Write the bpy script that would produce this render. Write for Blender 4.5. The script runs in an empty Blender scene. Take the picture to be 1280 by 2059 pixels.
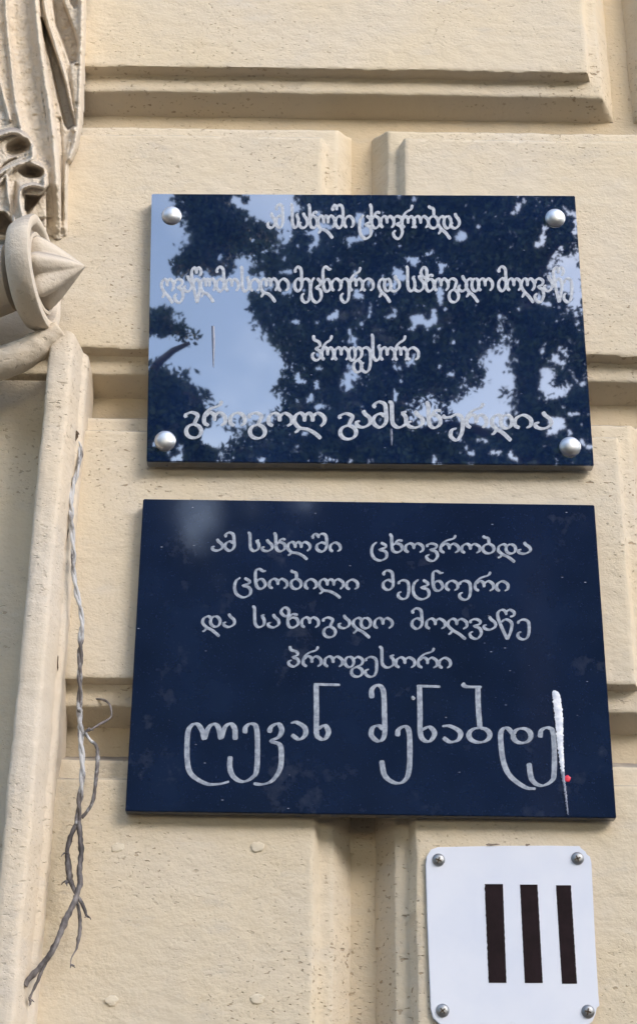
import bpy, bmesh, math, random
import numpy as np
from mathutils import Vector, Matrix, noise
random.seed(7); rng = np.random.default_rng(11)
S = bpy.context.scene
# ------------------------------------------------------------------ camera
FPX, CU, CV = 3300.0, 640.0, 1029.5
CAM = np.array([0.0, -1.96, 1.55])
_p, _y, _r = math.radians(25.953), math.radians(0.2416), math.radians(0.649)
F = np.array([math.sin(_y)*math.cos(_p), math.cos(_y)*math.cos(_p), math.sin(_p)])
R0 = np.array([math.cos(_y), -math.sin(_y), 0.0]); U0 = np.cross(R0, F)
R = R0*math.cos(_r) + U0*math.sin(_r); U = np.cross(R, F)
cam = bpy.data.cameras.new('camera'); co = bpy.data.objects.new('camera', cam); S.collection.objects.link(co)
cam.sensor_fit = 'VERTICAL'; cam.sensor_height = 36.0; cam.lens = 36.0*FPX/2059.0
cam.clip_start = 0.05; cam.clip_end = 500
co.matrix_world = Matrix(((R[0], U[0], -F[0], CAM[0]), (R[1], U[1], -F[1], CAM[1]), (R[2], U[2], -F[2], CAM[2]), (0, 0, 0, 1)))
S.camera = co
# ------------------------------------------------------------------ sky, sun, exposure
SUN_EL, SUN_AZ = 26.0, 40.0            # azimuth measured from straight out of the wall towards the right
w = bpy.data.worlds.new('World'); S.world = w; w.use_nodes = True
wn = w.node_tree; bg = wn.nodes['Background']
sky = wn.nodes.new('ShaderNodeTexSky'); sky.sky_type = 'NISHITA'; sky.sun_disc = False
sky.sun_elevation = math.radians(SUN_EL); sky.sun_rotation = math.radians(180.0 - SUN_AZ)
sky.air_density = 1.0; sky.dust_density = 1.0; sky.ozone_density = 1.0
wn.links.new(sky.outputs[0], bg.inputs[0]); bg.inputs[1].default_value = 0.15
_tc = wn.nodes.new('ShaderNodeTexCoord'); _cn = wn.nodes.new('ShaderNodeTexNoise'); _cn.inputs['Scale'].default_value = 5.0; _cn.inputs['Detail'].default_value = 6
wn.links.new(_tc.outputs['Generated'], _cn.inputs['Vector'])
_cr = wn.nodes.new('ShaderNodeValToRGB'); _cr.color_ramp.elements[0].position = .42; _cr.color_ramp.elements[1].position = .68
_cr.color_ramp.elements[0].color = (1, 1, 1, 1); _cr.color_ramp.elements[1].color = (1.9, 1.65, 1.4, 1)
wn.links.new(_cn.outputs[0], _cr.inputs[0])
_mx = wn.nodes.new('ShaderNodeMix'); _mx.data_type = 'RGBA'; _mx.blend_type = 'MULTIPLY'; _mx.inputs[0].default_value = 1.0
wn.links.new(sky.outputs[0], _mx.inputs[6]); wn.links.new(_cr.outputs[0], _mx.inputs[7]); wn.links.new(_mx.outputs[2], bg.inputs[0])
sl = bpy.data.lights.new('sun', 'SUN'); so = bpy.data.objects.new('sun', sl); S.collection.objects.link(so)
sl.energy = 0.9; sl.angle = math.radians(28); sl.color = (1.0, 0.97, 0.93)
_e, _a = math.radians(SUN_EL), math.radians(SUN_AZ)
sdir = Vector((math.sin(_a)*math.cos(_e), -math.cos(_a)*math.cos(_e), math.sin(_e)))
so.rotation_euler = sdir.to_track_quat('Z', 'Y').to_euler(); so.location = (6, -6, 9)
S.view_settings.view_transform = 'Standard'; S.view_settings.look = 'None'
S.view_settings.exposure = 1.57; S.view_settings.gamma = 1.0; S.view_settings.use_curve_mapping = False
S.cycles.max_bounces = 8; S.cycles.diffuse_bounces = 5

# ------------------------------------------------------------------ helpers
def at(u, v, y):
    """world point on the plane Y = y that the photograph shows at pixel (u, v)"""
    u = np.asarray(u, float); v = np.asarray(v, float); y = np.asarray(y, float)
    d = F*FPX + (u[..., None]-CU)*R - (v[..., None]-CV)*U
    t = (y - CAM[1])/d[..., 1]
    return CAM + d*t[..., None]
def P(u, v, y): return Vector(at(u, v, y))
def X(u, v, y=0.0): return float(at(u, v, y)[0])
def Z(v, y=0.0, u=640): return float(at(u, v, y)[2])
def mesh(name, verts, faces, mat, parent=None, smooth=True, sharp=None):
    me = bpy.data.meshes.new(name)
    me.from_pydata([tuple(map(float, q)) for q in verts], [], [tuple(int(i) for i in f) for f in faces])
    me.update()
    if smooth: me.polygons.foreach_set('use_smooth', [True]*len(me.polygons))
    if sharp: me.set_sharp_from_angle(angle=math.radians(sharp))
    if mat: me.materials.append(mat)
    o = bpy.data.objects.new(name, me); S.collection.objects.link(o)
    if parent is not None:
        o.parent = parent; o.matrix_parent_inverse = Matrix.Translation(-parent.location)
    return o
def from_bm(name, bm, mat, parent=None, smooth=True, sharp=None):
    bmesh.ops.recalc_face_normals(bm, faces=bm.faces)
    me = bpy.data.meshes.new(name); bm.to_mesh(me); bm.free()
    if smooth: me.polygons.foreach_set('use_smooth', [True]*len(me.polygons))
    if sharp: me.set_sharp_from_angle(angle=math.radians(sharp))
    me.materials.append(mat)
    o = bpy.data.objects.new(name, me); S.collection.objects.link(o)
    if parent is not None:
        o.parent = parent; o.matrix_parent_inverse = Matrix.Translation(-parent.location)
    return o
def tag(o, label=None, cat=None, group=None, kind=None):
    if label: o['label'] = label
    if cat: o['category'] = cat
    if group: o['group'] = group
    if kind: o['kind'] = kind
    return o
def thing(name, loc, label, cat, group=None):
    o = bpy.data.objects.new(name, None); S.collection.objects.link(o); o.location = loc
    o.empty_display_size = 0.05
    return tag(o, label, cat, group)
def nz(x, y, z=0.0): return noise.noise(Vector((x, y, z)))
def catmull(pts, step):
    p = np.array(pts, float)
    if len(p) == 2:
        n = max(2, int(np.linalg.norm(p[1]-p[0])/step)); t = np.linspace(0, 1, n+1)[:, None]
        return p[0]*(1-t) + p[1]*t
    closed = np.allclose(p[0], p[-1])
    e0, e1 = (p[-2], p[1]) if closed else (2*p[0]-p[1], 2*p[-1]-p[-2])
    q = np.vstack([e0, p, e1]); out = []
    for i in range(1, len(q)-2):
        a, b, c, d = q[i-1:i+3]; n = max(2, int(np.linalg.norm(c-b)/step))
        for k in range(n):
            t = k/n
            out.append(.5*((2*b)+(c-a)*t+(2*a-5*b+4*c-d)*t*t+(3*b-a-3*c+d)*t**3))
    out.append(p[-1]); return np.array(out)
def tube(path, rad, nseg=8, wob=0.0, seed=0.0):
    """verts, faces of a capped tube along a world path; rad scalar or list"""
    path = np.array(path, float); n = len(path)
    rad = np.full(n, rad) if np.isscalar(rad) else np.interp(np.linspace(0, 1, n), np.linspace(0, 1, len(rad)), rad)
    V, Fc = [], []
    tan = np.gradient(path, axis=0); tan /= np.linalg.norm(tan, axis=1)[:, None]+1e-12
    ref = np.array([0.31, -0.9, 0.2])
    for i in range(n):
        a = np.cross(tan[i], ref); a /= np.linalg.norm(a); b = np.cross(tan[i], a)
        for k in range(nseg):
            th = 2*math.pi*k/nseg
            r = rad[i]*(1 + wob*nz(path[i][2]*160+seed, k*1.7, seed))
            V.append(path[i] + r*(math.cos(th)*a + math.sin(th)*b))
    for i in range(n-1):
        for k in range(nseg):
            k2 = (k+1) % nseg
            Fc.append((i*nseg+k, i*nseg+k2, (i+1)*nseg+k2, (i+1)*nseg+k))
    Fc.append(tuple(range(nseg))[::-1]); Fc.append(tuple((n-1)*nseg+k for k in range(nseg)))
    return V, Fc
def merge(parts):
    V, Fc = [], []
    for v, f in parts:
        o = len(V); V += list(v); Fc += [tuple(i+o for i in q) for q in f]
    return V, Fc

# ------------------------------------------------------------------ materials
class NT:
    def __init__(s, name):
        s.m = bpy.data.materials.new(name); s.m.use_nodes = True
        s.t = s.m.node_tree; s.b = s.t.nodes['Principled BSDF']
        s.co = s.t.nodes.new('ShaderNodeTexCoord').outputs['Object']
    def n(s, typ, **kw):
        x = s.t.nodes.new(typ)
        for k, v in kw.items():
            if hasattr(x, k): setattr(x, k, v)
        return x
    def link(s, a, b): s.t.links.new(a, b)
    def vec(s, scale=(1, 1, 1)):
        m = s.n('ShaderNodeMapping'); m.inputs['Scale'].default_value = scale; s.link(s.co, m.inputs['Vector']); return m.outputs[0]
    def noise(s, scale, detail=4, rough=.55, sv=(1, 1, 1)):
        x = s.n('ShaderNodeTexNoise'); x.inputs['Scale'].default_value = scale
        x.inputs['Detail'].default_value = detail; x.inputs['Roughness'].default_value = rough
        s.link(s.vec(sv), x.inputs['Vector']); return x.outputs[0]
    def voro(s, scale, sv=(1, 1, 1)):
        x = s.n('ShaderNodeTexVoronoi'); x.inputs['Scale'].default_value = scale; s.link(s.vec(sv), x.inputs['Vector']); return x.outputs[0]
    def ramp(s, src, *stops):
        r = s.n('ShaderNodeValToRGB'); e = r.color_ramp.elements
        while len(e) < len(stops): e.new(.5)
        for el, (p, c) in zip(e, stops):
            el.position = p; el.color = (c, c, c, 1) if np.isscalar(c) else (*c, 1)
        s.link(src, r.inputs[0]); return r.outputs[0]
    def mix(s, fac, a, b, mode='MIX'):
        x = s.n('ShaderNodeMix'); x.data_type = 'RGBA'; x.blend_type = mode
        for i, q in ((0, fac), (6, a), (7, b)):
            if hasattr(q, 'links'): s.link(q, x.inputs[i])
            else: x.inputs[i].default_value = q if np.isscalar(q) else (*q, 1)
        return x.outputs[2]
    def math(s, op, a, b):
        x = s.n('ShaderNodeMath'); x.operation = op
        for i, q in enumerate((a, b)):
            if hasattr(q, 'links'): s.link(q, x.inputs[i])
            else: x.inputs[i].default_value = q
        return x.outputs[0]
    def bump(s, h, dist, strength=1.0):
        b = s.n('ShaderNodeBump'); b.inputs['Distance'].default_value = dist; b.inputs['Strength'].default_value = strength
        s.link(h, b.inputs['Height']); s.link(b.outputs[0], s.b.inputs['Normal'])
    def set(s, **kw):
        for k, v in kw.items():
            i = s.b.inputs[k.replace('_', ' ')]
            if hasattr(v, 'links'): s.link(v, i)
            else: i.default_value = v if np.isscalar(v) else (*v, 1)
        return s.m
def stucco(name, ca, cb, grey, pitamt, bumpd):
    k = NT(name)
    base = k.mix(k.ramp(k.noise(5, 5), (.35, 0), (.65, 1)), ca, cb)
    base = k.mix(k.ramp(k.noise(14, 6, .65, (1, 1, 2.2)), (.55, 0), (.8, .55)), base, grey)
    base = k.mix(k.ramp(k.noise(2.6, 4, .6, (1, 1, .8)), (.5, 0), (.72, .6)), base, tuple(.5*(q+g_)*1.02 for q, g_ in zip(cb, grey)))
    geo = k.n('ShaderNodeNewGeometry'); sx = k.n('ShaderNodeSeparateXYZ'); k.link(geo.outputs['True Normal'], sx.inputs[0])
    bounce_dirt = k.math('MULTIPLY', k.ramp(sx.outputs[2], (.3, 0), (.7, 1)), k.ramp(k.noise(25, 4), (.3, .45), (.7, .95)))  # grey ledge dirt, also made dark to cut light bounced up onto soffits
    base = k.mix(bounce_dirt, base, (.19, .17, .16))
    # pits, slightly stretched along the wall
    area = k.ramp(k.noise(4.5, 3), (.40, 0), (.62, 1))
    pit = k.math('MAXIMUM', k.ramp(k.noise(85, 2, .5, (1, 1, 1.8)), (.655, 0), (.70, 1)), k.ramp(k.noise(170, 2, .5, (1, 1, 1.8)), (.65, 0), (.70, 1)))
    pit = k.math('MULTIPLY', pit, area)
    base = k.mix(k.math('MULTIPLY', pit, pitamt), base, (.26, .18, .11))
    crumb = k.ramp(k.noise(210, 3, .6), (.3, 0), (.75, 1))
    lump = k.noise(42, 3, .55, (1, 1, 1.5))
    h = k.math('ADD', k.math('MULTIPLY', k.math('MULTIPLY', crumb, k.ramp(k.noise(9, 2), (.3, .3), (.7, 1))), .28), lump)
    h = k.math('SUBTRACT', h, k.math('MULTIPLY', pit, .7))
    k.bump(h, bumpd, .75)
    return k.set(Base_Color=base, Roughness=.9, Specular_IOR_Level=.15)
M = {}
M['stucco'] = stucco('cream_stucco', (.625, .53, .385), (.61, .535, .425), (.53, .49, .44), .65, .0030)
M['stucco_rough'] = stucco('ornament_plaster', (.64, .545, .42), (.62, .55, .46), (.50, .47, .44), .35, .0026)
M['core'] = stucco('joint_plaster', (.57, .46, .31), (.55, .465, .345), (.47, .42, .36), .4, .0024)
def granite(name, rough, ior, base, scuff):
    k = NT(name)
    speck = k.ramp(k.noise(430, 2, .6), (.66, 0), (.76, 1))
    mottle = k.ramp(k.noise(9, 5, .6), (.35, 0), (.7, 1))
    b = k.mix(mottle, tuple(c*.8 for c in base), tuple(c*1.25 for c in base))
    scr = k.ramp(k.voro(34, (1, 1, 2.6)), (.035, 1), (.06, 0))
    scr = k.math('MULTIPLY', scr, k.ramp(k.noise(30, 2), (.5, 0), (.6, 1)))
    b = k.mix(k.math('MULTIPLY', speck, .25), b, (.10, .13, .2))
    b = k.mix(k.math('MULTIPLY', scr, .7), b, (.45, .47, .52))
    dust = k.ramp(k.noise(17, 5, .7), (.6, 0), (.85, scuff))
    b = k.mix(dust, b, (.25, .27, .33))
    r = k.math('ADD', k.math('MULTIPLY', k.ramp(k.noise(22, 4), (.3, 0), (.8, 1)), rough*.6), rough)
    return k.set(Base_Color=b, Roughness=r, IOR=ior)
M['granite_polished'] = granite('polished_black_stone', .013, 3.3, (.005, .015, .056), .25)
M['granite_satin'] = granite('satin_black_stone', .05, 1.7, (.0075, .0155, .043), .2)
def paint(name, a, b, rough=.6, scale=180):
    k = NT(name)
    c = k.mix(k.ramp(k.noise(scale, 4, .65), (.35, 0), (.65, 1)), a, b)
    k.bump(k.noise(scale*2.2, 3), .0001, .5)
    return k.set(Base_Color=c, Roughness=rough)
M['letter'] = paint('grey_white_letter_paint', (.50, .53, .58), (.27, .30, .36))
M['letter_dull'] = paint('dull_grey_letter_paint', (.37, .41, .48), (.17, .20, .26))
M['streak'] = paint('white_paint', (.85, .87, .92), (.50, .55, .66), .5, 90)
M['streak_thin'] = paint('thin_white_paint', (.36, .39, .48), (.12, .14, .22), .5, 140)
M['red'] = paint('red_paint', (.75, .01, .05), (.6, .01, .04), .4)
def metal(name, col, rough):
    k = NT(name)
    r = k.math('ADD', k.math('MULTIPLY', k.noise(90, 4), .25), rough)
    k.bump(k.noise(400, 3), .0002, .5)
    return k.set(Base_Color=k.mix(k.ramp(k.noise(60, 4), (.4, 0), (.7, 1)), col, tuple(c*.7 for c in col)), Roughness=r, Metallic=1.0)
M['stud'] = metal('satin_aluminium', (.74, .76, .79), .36)
M['screw'] = metal('zinc_screw', (.34, .35, .36), .38)
def enamel():
    k = NT('white_enamel')
    c = k.mix(k.ramp(k.noise(11, 4), (.4, 0), (.7, 1)), (.66, .69, .78), (.60, .64, .75))
    c = k.mix(k.ramp(k.noise(45, 4, .6, (1, 1, .5)), (.70, 0), (.78, .5)), c, (.45, .45, .5))
    return k.set(Base_Color=c, Roughness=.35)
M['enamel'] = enamel()
M['numeral'] = paint('dark_brown_film', (.018, .010, .012), (.012, .007, .008), .7, 60); M['numeral'].node_tree.nodes['Principled BSDF'].inputs['Specular IOR Level'].default_value = .1
M['scuff'] = paint('rust_scuff', (.10, .07, .05), (.25, .2, .16), .8)
def cordmat(name, light, dark, lo, hi):
    k = NT(name)
    c = k.mix(k.ramp(k.noise(48, 5, .6, (1, 1, .55)), (lo, 0), (hi, 1)), light, dark)
    k.bump(k.noise(500, 3, .6, (1, 1, .3)), .0008, .8)
    return k.set(Base_Color=c, Roughness=.65)
M['cord_light'] = cordmat('silver_painted_bark', (.47, .47, .48), (.10, .085, .08), .46, .58)
M['cord_dark'] = cordmat('dry_bark', (.27, .245, .24), (.05, .042, .042), .38, .6)
M['crack'] = paint('dark_crack', (.06, .04, .025), (.10, .07, .045), .95)
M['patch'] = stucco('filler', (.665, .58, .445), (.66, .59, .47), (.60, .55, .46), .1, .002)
def simple(name, a, b, scale, rough=.9):
    k = NT(name); return k.set(Base_Color=k.mix(k.noise(scale, 5), a, b), Roughness=rough)
M['pavement'] = simple('paving', (.10, .07, .045), (.08, .058, .04), 3)
M['asphalt'] = simple('asphalt', (.06, .055, .05), (.08, .075, .07), 5)
M['leaf'] = simple('leaf', (.035, .06, .022), (.06, .09, .03), 6, .6)
M['bark'] = simple('bark', (.07, .05, .035), (.12, .09, .065), 9)

# ------------------------------------------------------------------ ground
def sheet(name, x0, x1, y0, y1, z, m):
    o = mesh(name, [(x0, y0, z), (x1, y0, z), (x1, y1, z), (x0, y1, z)], [(0, 1, 2, 3)], m, smooth=False)
    return tag(o, kind='structure')
sheet('ground', -200, 200, -200, 200, -.15, M['asphalt'])
bm = bmesh.new(); bmesh.ops.create_cube(bm, size=1.0, matrix=Matrix.Translation((0, -1.75, -.0725)) @ Matrix.Diagonal((60, 4.1, .145, 1)))
tag(from_bm('pavement', bm, M['pavement'], smooth=False), kind='structure')

# ------------------------------------------------------------------ rusticated facade wall
wall = thing('facade_wall', (0, .1, 0), 'cream stucco facade wall of moulded rusticated blocks behind the plaques', 'wall')
bm = bmesh.new(); bmesh.ops.create_cube(bm, size=1.0, matrix=Matrix.Translation((1.93, .21, 3.5)) @ Matrix.Diagonal((9.2, .3, 7.2, 1)))
from_bm('joint_bed', bm, M['core'], wall, smooth=False)
ZP = [(0, .064), (.001, .060), (.015, .0265), (.017, .0225), (.0185, .021), (.0435, .0195), (.0455, .0185), (.0475, .0012), (.0495, 0.0)]
XP = [(0, .064), (.001, .060), (.020, .0265), (.0225, .0225), (.0240, .021), (.0385, .0195), (.0405, .0185), (.0465, .0012), (.0485, 0.0)]
DEP = [d for _, d in ZP]
def axis_coords(a0, a1, prof, cell, lo=True, hi=True):
    ins = [q for q, _ in prof]
    fine = []
    for i in range(len(ins)-1):
        n = max(1, int(round((ins[i+1]-ins[i])/.005))); fine += [ins[i]+(ins[i+1]-ins[i])*k/n for k in range(n)]
    fine.append(ins[-1]); e = ins[-1]
    s = a0 + (e if lo else 0); t = a1 - (e if hi else 0)
    mid = list(np.linspace(s, t, max(2, int((t-s)/cell))+1))
    c = ([a0+q for q in fine[:-1]] if lo else []) + mid + ([a1-q for q in fine[:-1]][::-1] if hi else [])
    c = np.array(c); tt = np.full(len(c), 99.0)
    if lo: tt = np.minimum(tt, np.interp(c-a0, ins, range(len(ins))))
    if hi: tt = np.minimum(tt, np.interp(a1-c, ins, range(len(ins))))
    return c, np.minimum(tt, len(ins)-1)
def block(x0, x1, z0, z1, cell, lo=True, hi=True, sd=0.0):
    xs, tx = axis_coords(x0, x1, XP, cell, lo, hi); zs, tz = axis_coords(z0, z1, ZP, cell)
    V, Fc = [], []; nx = len(xs); nl = len(DEP)-1
    for j, z in enumerate(zs):
        for i, x in enumerate(xs):
            t = min(tx[i], tz[j]); d = float(np.interp(t, range(len(DEP)), DEP))
            k = min(1.0, max(0.0, t/1.0)); edge = 1.0 if t < nl else .0
            q = (x*7, z*7, sd)
            d += k*(.0013*nz(*q) + .0006*nz(x*38, z*38, sd))
            jx = edge*k*(.0011*nz(x*45, z*45, sd+3) + .0012*nz(x*13, z*13, sd+5))
            jz = edge*k*(.0013*nz(x*45, z*45, sd+9) + .0017*nz(x*11, z*11, sd+7))
            if 6 <= t <= 7.5: # crumbly arris
                jz += .0013*max(0, nz(x*90, z*90, sd+1)); d += .0012*max(0, nz(x*70, z*70, sd+2))
            V.append((x+jx, d, z+jz))
    for j in range(len(zs)-1):
        for i in range(nx-1):
            a = j*nx+i; Fc.append((a, a+1, a+nx+1, a+nx))
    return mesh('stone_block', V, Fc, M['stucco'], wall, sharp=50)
HZ, HX = .0175+.0495, .0145+.0485
J = [Z(137)-HZ, Z(703.5)-HZ, Z(1366.5)-HZ]
zj = [J[0]+1.47, J[0]+.98, J[0]+.49] + J + [J[2]-.49, J[2]-.98, J[2]-1.47]
xo = X(735, 1760)*.5 + X(728, 330)*.5                  # joints of the rows that break under the plaques
xe = X(1182, 150)*.5 + X(1272, 1385)*.5 + HX           # joints of the rows between
PIT = xe - xo
XL = X(66, 1040, -.075) + .03
for r in range(len(zj)-1):
    off = xe if r % 2 == 0 else xo
    js = [off + 2*PIT*k for k in range(-3, 4)]
    js = [q for q in js if -.3 < q < 2.6]
    xl = XL if r > 3 else -.6; js = [q for q in js if q > xl + .1]; ends = [xl] + js + [2.9]
    for a, b in zip(ends[:-1], ends[1:]):
        vis = 2 <= r <= 5 and a < .6
        block(a + (.0145 if a > xl else 0), b - .0145, zj[r+1]+.0175, zj[r]-.0175, .005 if vis else .03, lo=a > xl, sd=r*3.1+a)
# filled screw holes of an old sign
for (u, v) in ((237, 1704), (518, 1703), (224, 2012), (517, 2008)):
    c = at(u, v, -.0006); bm = bmesh.new()
    bmesh.ops.create_icosphere(bm, subdivisions=3, radius=1.0)
    for vv in bm.verts:
        k = 1+.35*nz(vv.co.x*2+u, vv.co.z*2, v)
        vv.co = Vector((c[0]+vv.co.x*.008*k, c[1]+vv.co.y*.0009*k, c[2]+vv.co.z*.006*k))
    from_bm('filled_hole', bm, M['patch'], wall)

# ------------------------------------------------------------------ plain recessed wall left of the pilaster
bm = bmesh.new(); bmesh.ops.create_cube(bm, size=1.0, matrix=Matrix.Translation((XL-1.05+.002, .165, (J[1]+.02)/2)) @ Matrix.Diagonal((2.1, .3, J[1]+.02, 1)))
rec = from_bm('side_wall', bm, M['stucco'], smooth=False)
tag(rec, 'plain cream stucco wall set back left of the pilaster strip', 'wall')

# ------------------------------------------------------------------ pilaster strip
pl = thing('pilaster', (X(60, 1200), 0, 0), 'rough cream pilaster strip running down the left side of the wall', 'pilaster')
xa, xf, xr = X(66, 1040, -.075), X(114, 1040, -.075), X(158, 1040, 0)
prof = [(xa, .05), (xa, -.02), (xa+.0005, -.071), (xa+.004, -.075), (xf-.003, -.075), (xf+.001, -.072), (xf+.006, -.05), (xf+.009, -.030), (xf+.010, -.028), (xr-.003, -.026), (xr-.0005, -.023), (xr, -.012), (xr, .05)]
pp = []
for a, b in zip(prof[:-1], prof[1:]):
    n = max(1, int(math.hypot(b[0]-a[0], b[1]-a[1])/.006)); pp += [(a[0]+(b[0]-a[0])*k/n, a[1]+(b[1]-a[1])*k/n) for k in range(n)]
pp.append(prof[-1])
ztop = float(at(130, 668, -.07)[2]); zs = np.concatenate([np.linspace(0, 1.7, 8)[:-1], np.arange(1.7, ztop, .006), [ztop]])
V, Fc = [], []; n = len(pp)
for z in zs:
    for (x, y) in pp:
        zz = z - max(0, (x-xf+.01))*.35 if z > ztop-.02 else z
        V.append((x+.0016*nz(x*20, z*14, 1)+.0010*nz(x*60, z*50, 2), y+.0018*nz(x*20, z*16, 5)+.0009*nz(x*80, z*70, 6), zz))
for j in range(len(zs)-1):
    for i in range(n-1):
        a = j*n+i; Fc.append((a, a+1, a+n+1, a+n))
Fc.append(tuple((len(zs)-1)*n+i for i in range(n)))
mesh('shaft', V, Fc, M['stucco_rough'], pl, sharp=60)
# crack between pilaster and wall, and the broken hole the stem comes out of
def crack(pts, y, wd, name, parent):
    path = catmull(pts, 2.5); parts = []
    Vv, ff = [], []
    for i, (u, v) in enumerate(path):
        k = wd*(.45+.8*abs(nz(v*.11, 1.3, u*.07)))*min(1, i/3, (len(path)-1-i)/3 + .05)
        a = at(u-k, v, y); b = at(u+k, v, y); c = at(u, v, y-.0012); Vv += [a, c, b]
    for i in range(len(path)-1):
        q = 3*i; ff += [(q, q+1, q+4, q+3), (q+1, q+2, q+5, q+4)]
    return mesh(name, Vv, ff, M['crack'], parent)
crack([(151, 872), (146, 905), (140, 935)], -.0300, 2.2, 'crack', pl)
crack([(139, 1060), (131, 1110), (126, 1160)], -.0300, 1.6, 'crack', pl)
crack([(119, 1250), (116, 1300), (117, 1350)], -.0300, 2.2, 'crack', pl)
crack([(126, 855), (136, 861), (144, 868), (153, 874), (155, 866)], -.0335, 15, 'crack', pl)
crack([(150, 862), (153, 872), (150, 890)], -.0335, 9, 'crack', pl)

# ------------------------------------------------------------------ lettering: a chisel-pen stroke alphabet
def ell(cx, cy, rx, ry, a0=90, a1=450): return [(cx+rx*math.cos(math.radians(t)), cy+ry*math.sin(math.radians(t))) for t in np.linspace(a0, a1, 13)]
G = {
 'ა': (1.0, [[(.5, 1.28), (.62, 1.0), (.92, .7), (.95, .3), (.55, 0), (.15, .1), (.07, .36), (.3, .46)]]),
 'მ': (1.0, [[(.22, 1.5), (.1, 1.68), (.4, 1.97), (.8, 1.78), (.88, 1.2), (.88, .4), (.5, 0), (.1, .28), (.12, .75), (.5, 1.02), (.82, .82)]]),
 'ს': (1.0, [[(.0, 2.0), (.18, 1.85), (.2, 1.0), (.25, .3), (.55, 0), (.92, .25), (.95, .75), (.78, 1.1), (1.0, 1.2)]]),
 'ხ': (1.0, [[(.0, 2.0), (.16, 1.75), (.2, .6), (.3, .15), (.6, 0), (.93, .3), (.88, .8), (.5, .98), (.25, .75)], [(.42, .98), (.66, 1.32), (1.0, 1.26)]]),
 'ლ': (1.95, [[(.66, .38), (.64, .78), (.4, 1.03), (.12, .8), (.06, .35), (.35, -.08), (.85, -.2), (1.3, -.5), (1.65, -.88)], [(.05, -.42), (.18, -.38), (.36, -.12)], [(.66, .75), (.9, 1.03), (1.13, .78), (1.14, .38)], [(1.14, .75), (1.45, 1.03), (1.82, .75), (1.85, .35), (1.62, .04)]]),
 'შ': (1.2, [[(.12, 1.45), (.0, 1.62), (.2, 1.93), (.42, 1.75), (.46, 1.48)], [(.45, 1.7), (.7, 1.93), (1.05, 1.7), (1.08, .5), (.75, 0), (.36, .25), (.36, .72), (.72, 1.0), (1.03, .82)]]),
 'ი': (1.0, [[(.32, .04), (.08, .22), (.1, .7), (.5, 1.0), (.9, .72), (.92, .25), (.68, .04)]]),
 'ც': (1.15, [[(.42, 1.1), (.14, .72), (.05, .05), (.2, -.6), (.6, -.9), (1.0, -.65), (1.08, -.2), (.95, .12), (.6, .3), (.95, .5), (1.0, .75), (.68, 1.05)]]),
 'ო': (1.4, [[(.3, .03), (.06, .25), (.1, .75), (.4, 1.0), (.64, .8), (.68, .38)], [(.66, .72), (.95, 1.0), (1.32, .72), (1.34, .28), (1.1, .03)]]),
 'ვ': (.95, [[(.14, .6), (.12, .82), (.45, 1.0), (.82, .82), (.75, .5), (.38, .34), (.78, .12), (.9, -.4), (.6, -.88), (.2, -.76), (.06, -.4), (.3, -.18)]]),
 'რ': (1.35, [[(.32, .03), (.06, .25), (.1, .85), (.45, 1.32), (.95, 1.58), (1.12, 1.95)], [(.13, .72), (.4, 1.0), (.64, .8), (.66, .38)], [(.65, .72), (.95, 1.0), (1.28, .72), (1.3, .28), (1.06, .03)]]),
 'ბ': (1.0, [[(.05, 1.88), (.22, 1.72), (.5, 1.6), (.54, 1.0)], ell(.5, .5, .43, .5)]),
 'დ': (1.3, [[(.66, .75), (.45, 1.0), (.14, .8), (.06, .35), (.35, -.08), (.72, -.35), (1.2, -.92)], [(.03, -.45), (.16, -.4), (.34, -.1)], ell(.92, .5, .33, .5)]),
 'ნ': (1.0, [[(1.0, 1.82), (.75, 1.76), (.4, 1.97), (.12, 1.72), (.13, .6), (.3, .08), (.65, 0), (.93, .4), (.7, .92), (.35, .9), (.15, .62)]]),
 'ე': (.95, [[(.14, .6), (.12, .8), (.45, 1.0), (.82, .75), (.86, -.2), (.72, -.74), (.42, -.9), (.1, -.66), (.1, -.32), (.32, -.16)]]),
 'ზ': (1.3, [[(.58, 1.1), (.28, 1.12), (.06, 1.5), (.3, 1.92), (.6, 1.62), (.52, .6), (.62, .1), (.9, 0), (1.24, .35), (1.15, .84), (.85, .96), (.58, .72)], [(.62, .98), (.85, 1.28), (1.22, 1.22)]]),
 'გ': (1.0, [[(.12, .6), (.1, .82), (.42, 1.0), (.76, .8), (.66, .4), (.56, .1)], ell(.54, -.4, .42, .5)]),
 'ღ': (1.4, [[(.66, .4), (.64, .8), (.42, 1.0), (.14, .8), (.06, .38), (.38, -.08), (.8, -.42), (1.28, -.95)], [(.08, -.48), (.2, -.42), (.38, -.1)], [(.66, .74), (.95, 1.0), (1.32, .72), (1.34, .28), (1.1, .03)]]),
 'წ': (1.2, [[(.72, -.92), (.36, .2), (.1, 1.2), (.12, 1.68), (.38, 1.92), (.6, 1.72), (.64, 1.42)], [(.6, 1.68), (.85, 1.92), (1.16, 1.68), (1.1, 1.35), (.88, 1.26)], [(.3, .72), (.62, 1.0), (.98, .7), (.96, 0), (.72, -.92)]]),
 'პ': (1.0, [[(.2, 1.95), (.28, 1.6), (.74, 1.42), (.84, 1.12), (.45, .9), (.82, .72), (.92, .35), (.55, 0), (.14, .16), (.1, .48), (.35, .6)]]),
 'ფ': (1.3, [ell(.34, .5, .3, .5), [(.66, .78), (.92, 1.0), (1.24, .74), (1.18, .3), (.86, .06), (.68, -.1)], ell(.86, -.45, .38, .46)]),
 'უ': (1.3, [[(.0, .95), (.15, .78), (.5, .82), (.85, 1.0), (1.18, .72), (1.18, -.3), (.86, -.9), (.5, -.62), (.56, -.18), (.86, -.02)]]),
}
_zoff = [0.0]
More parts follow.
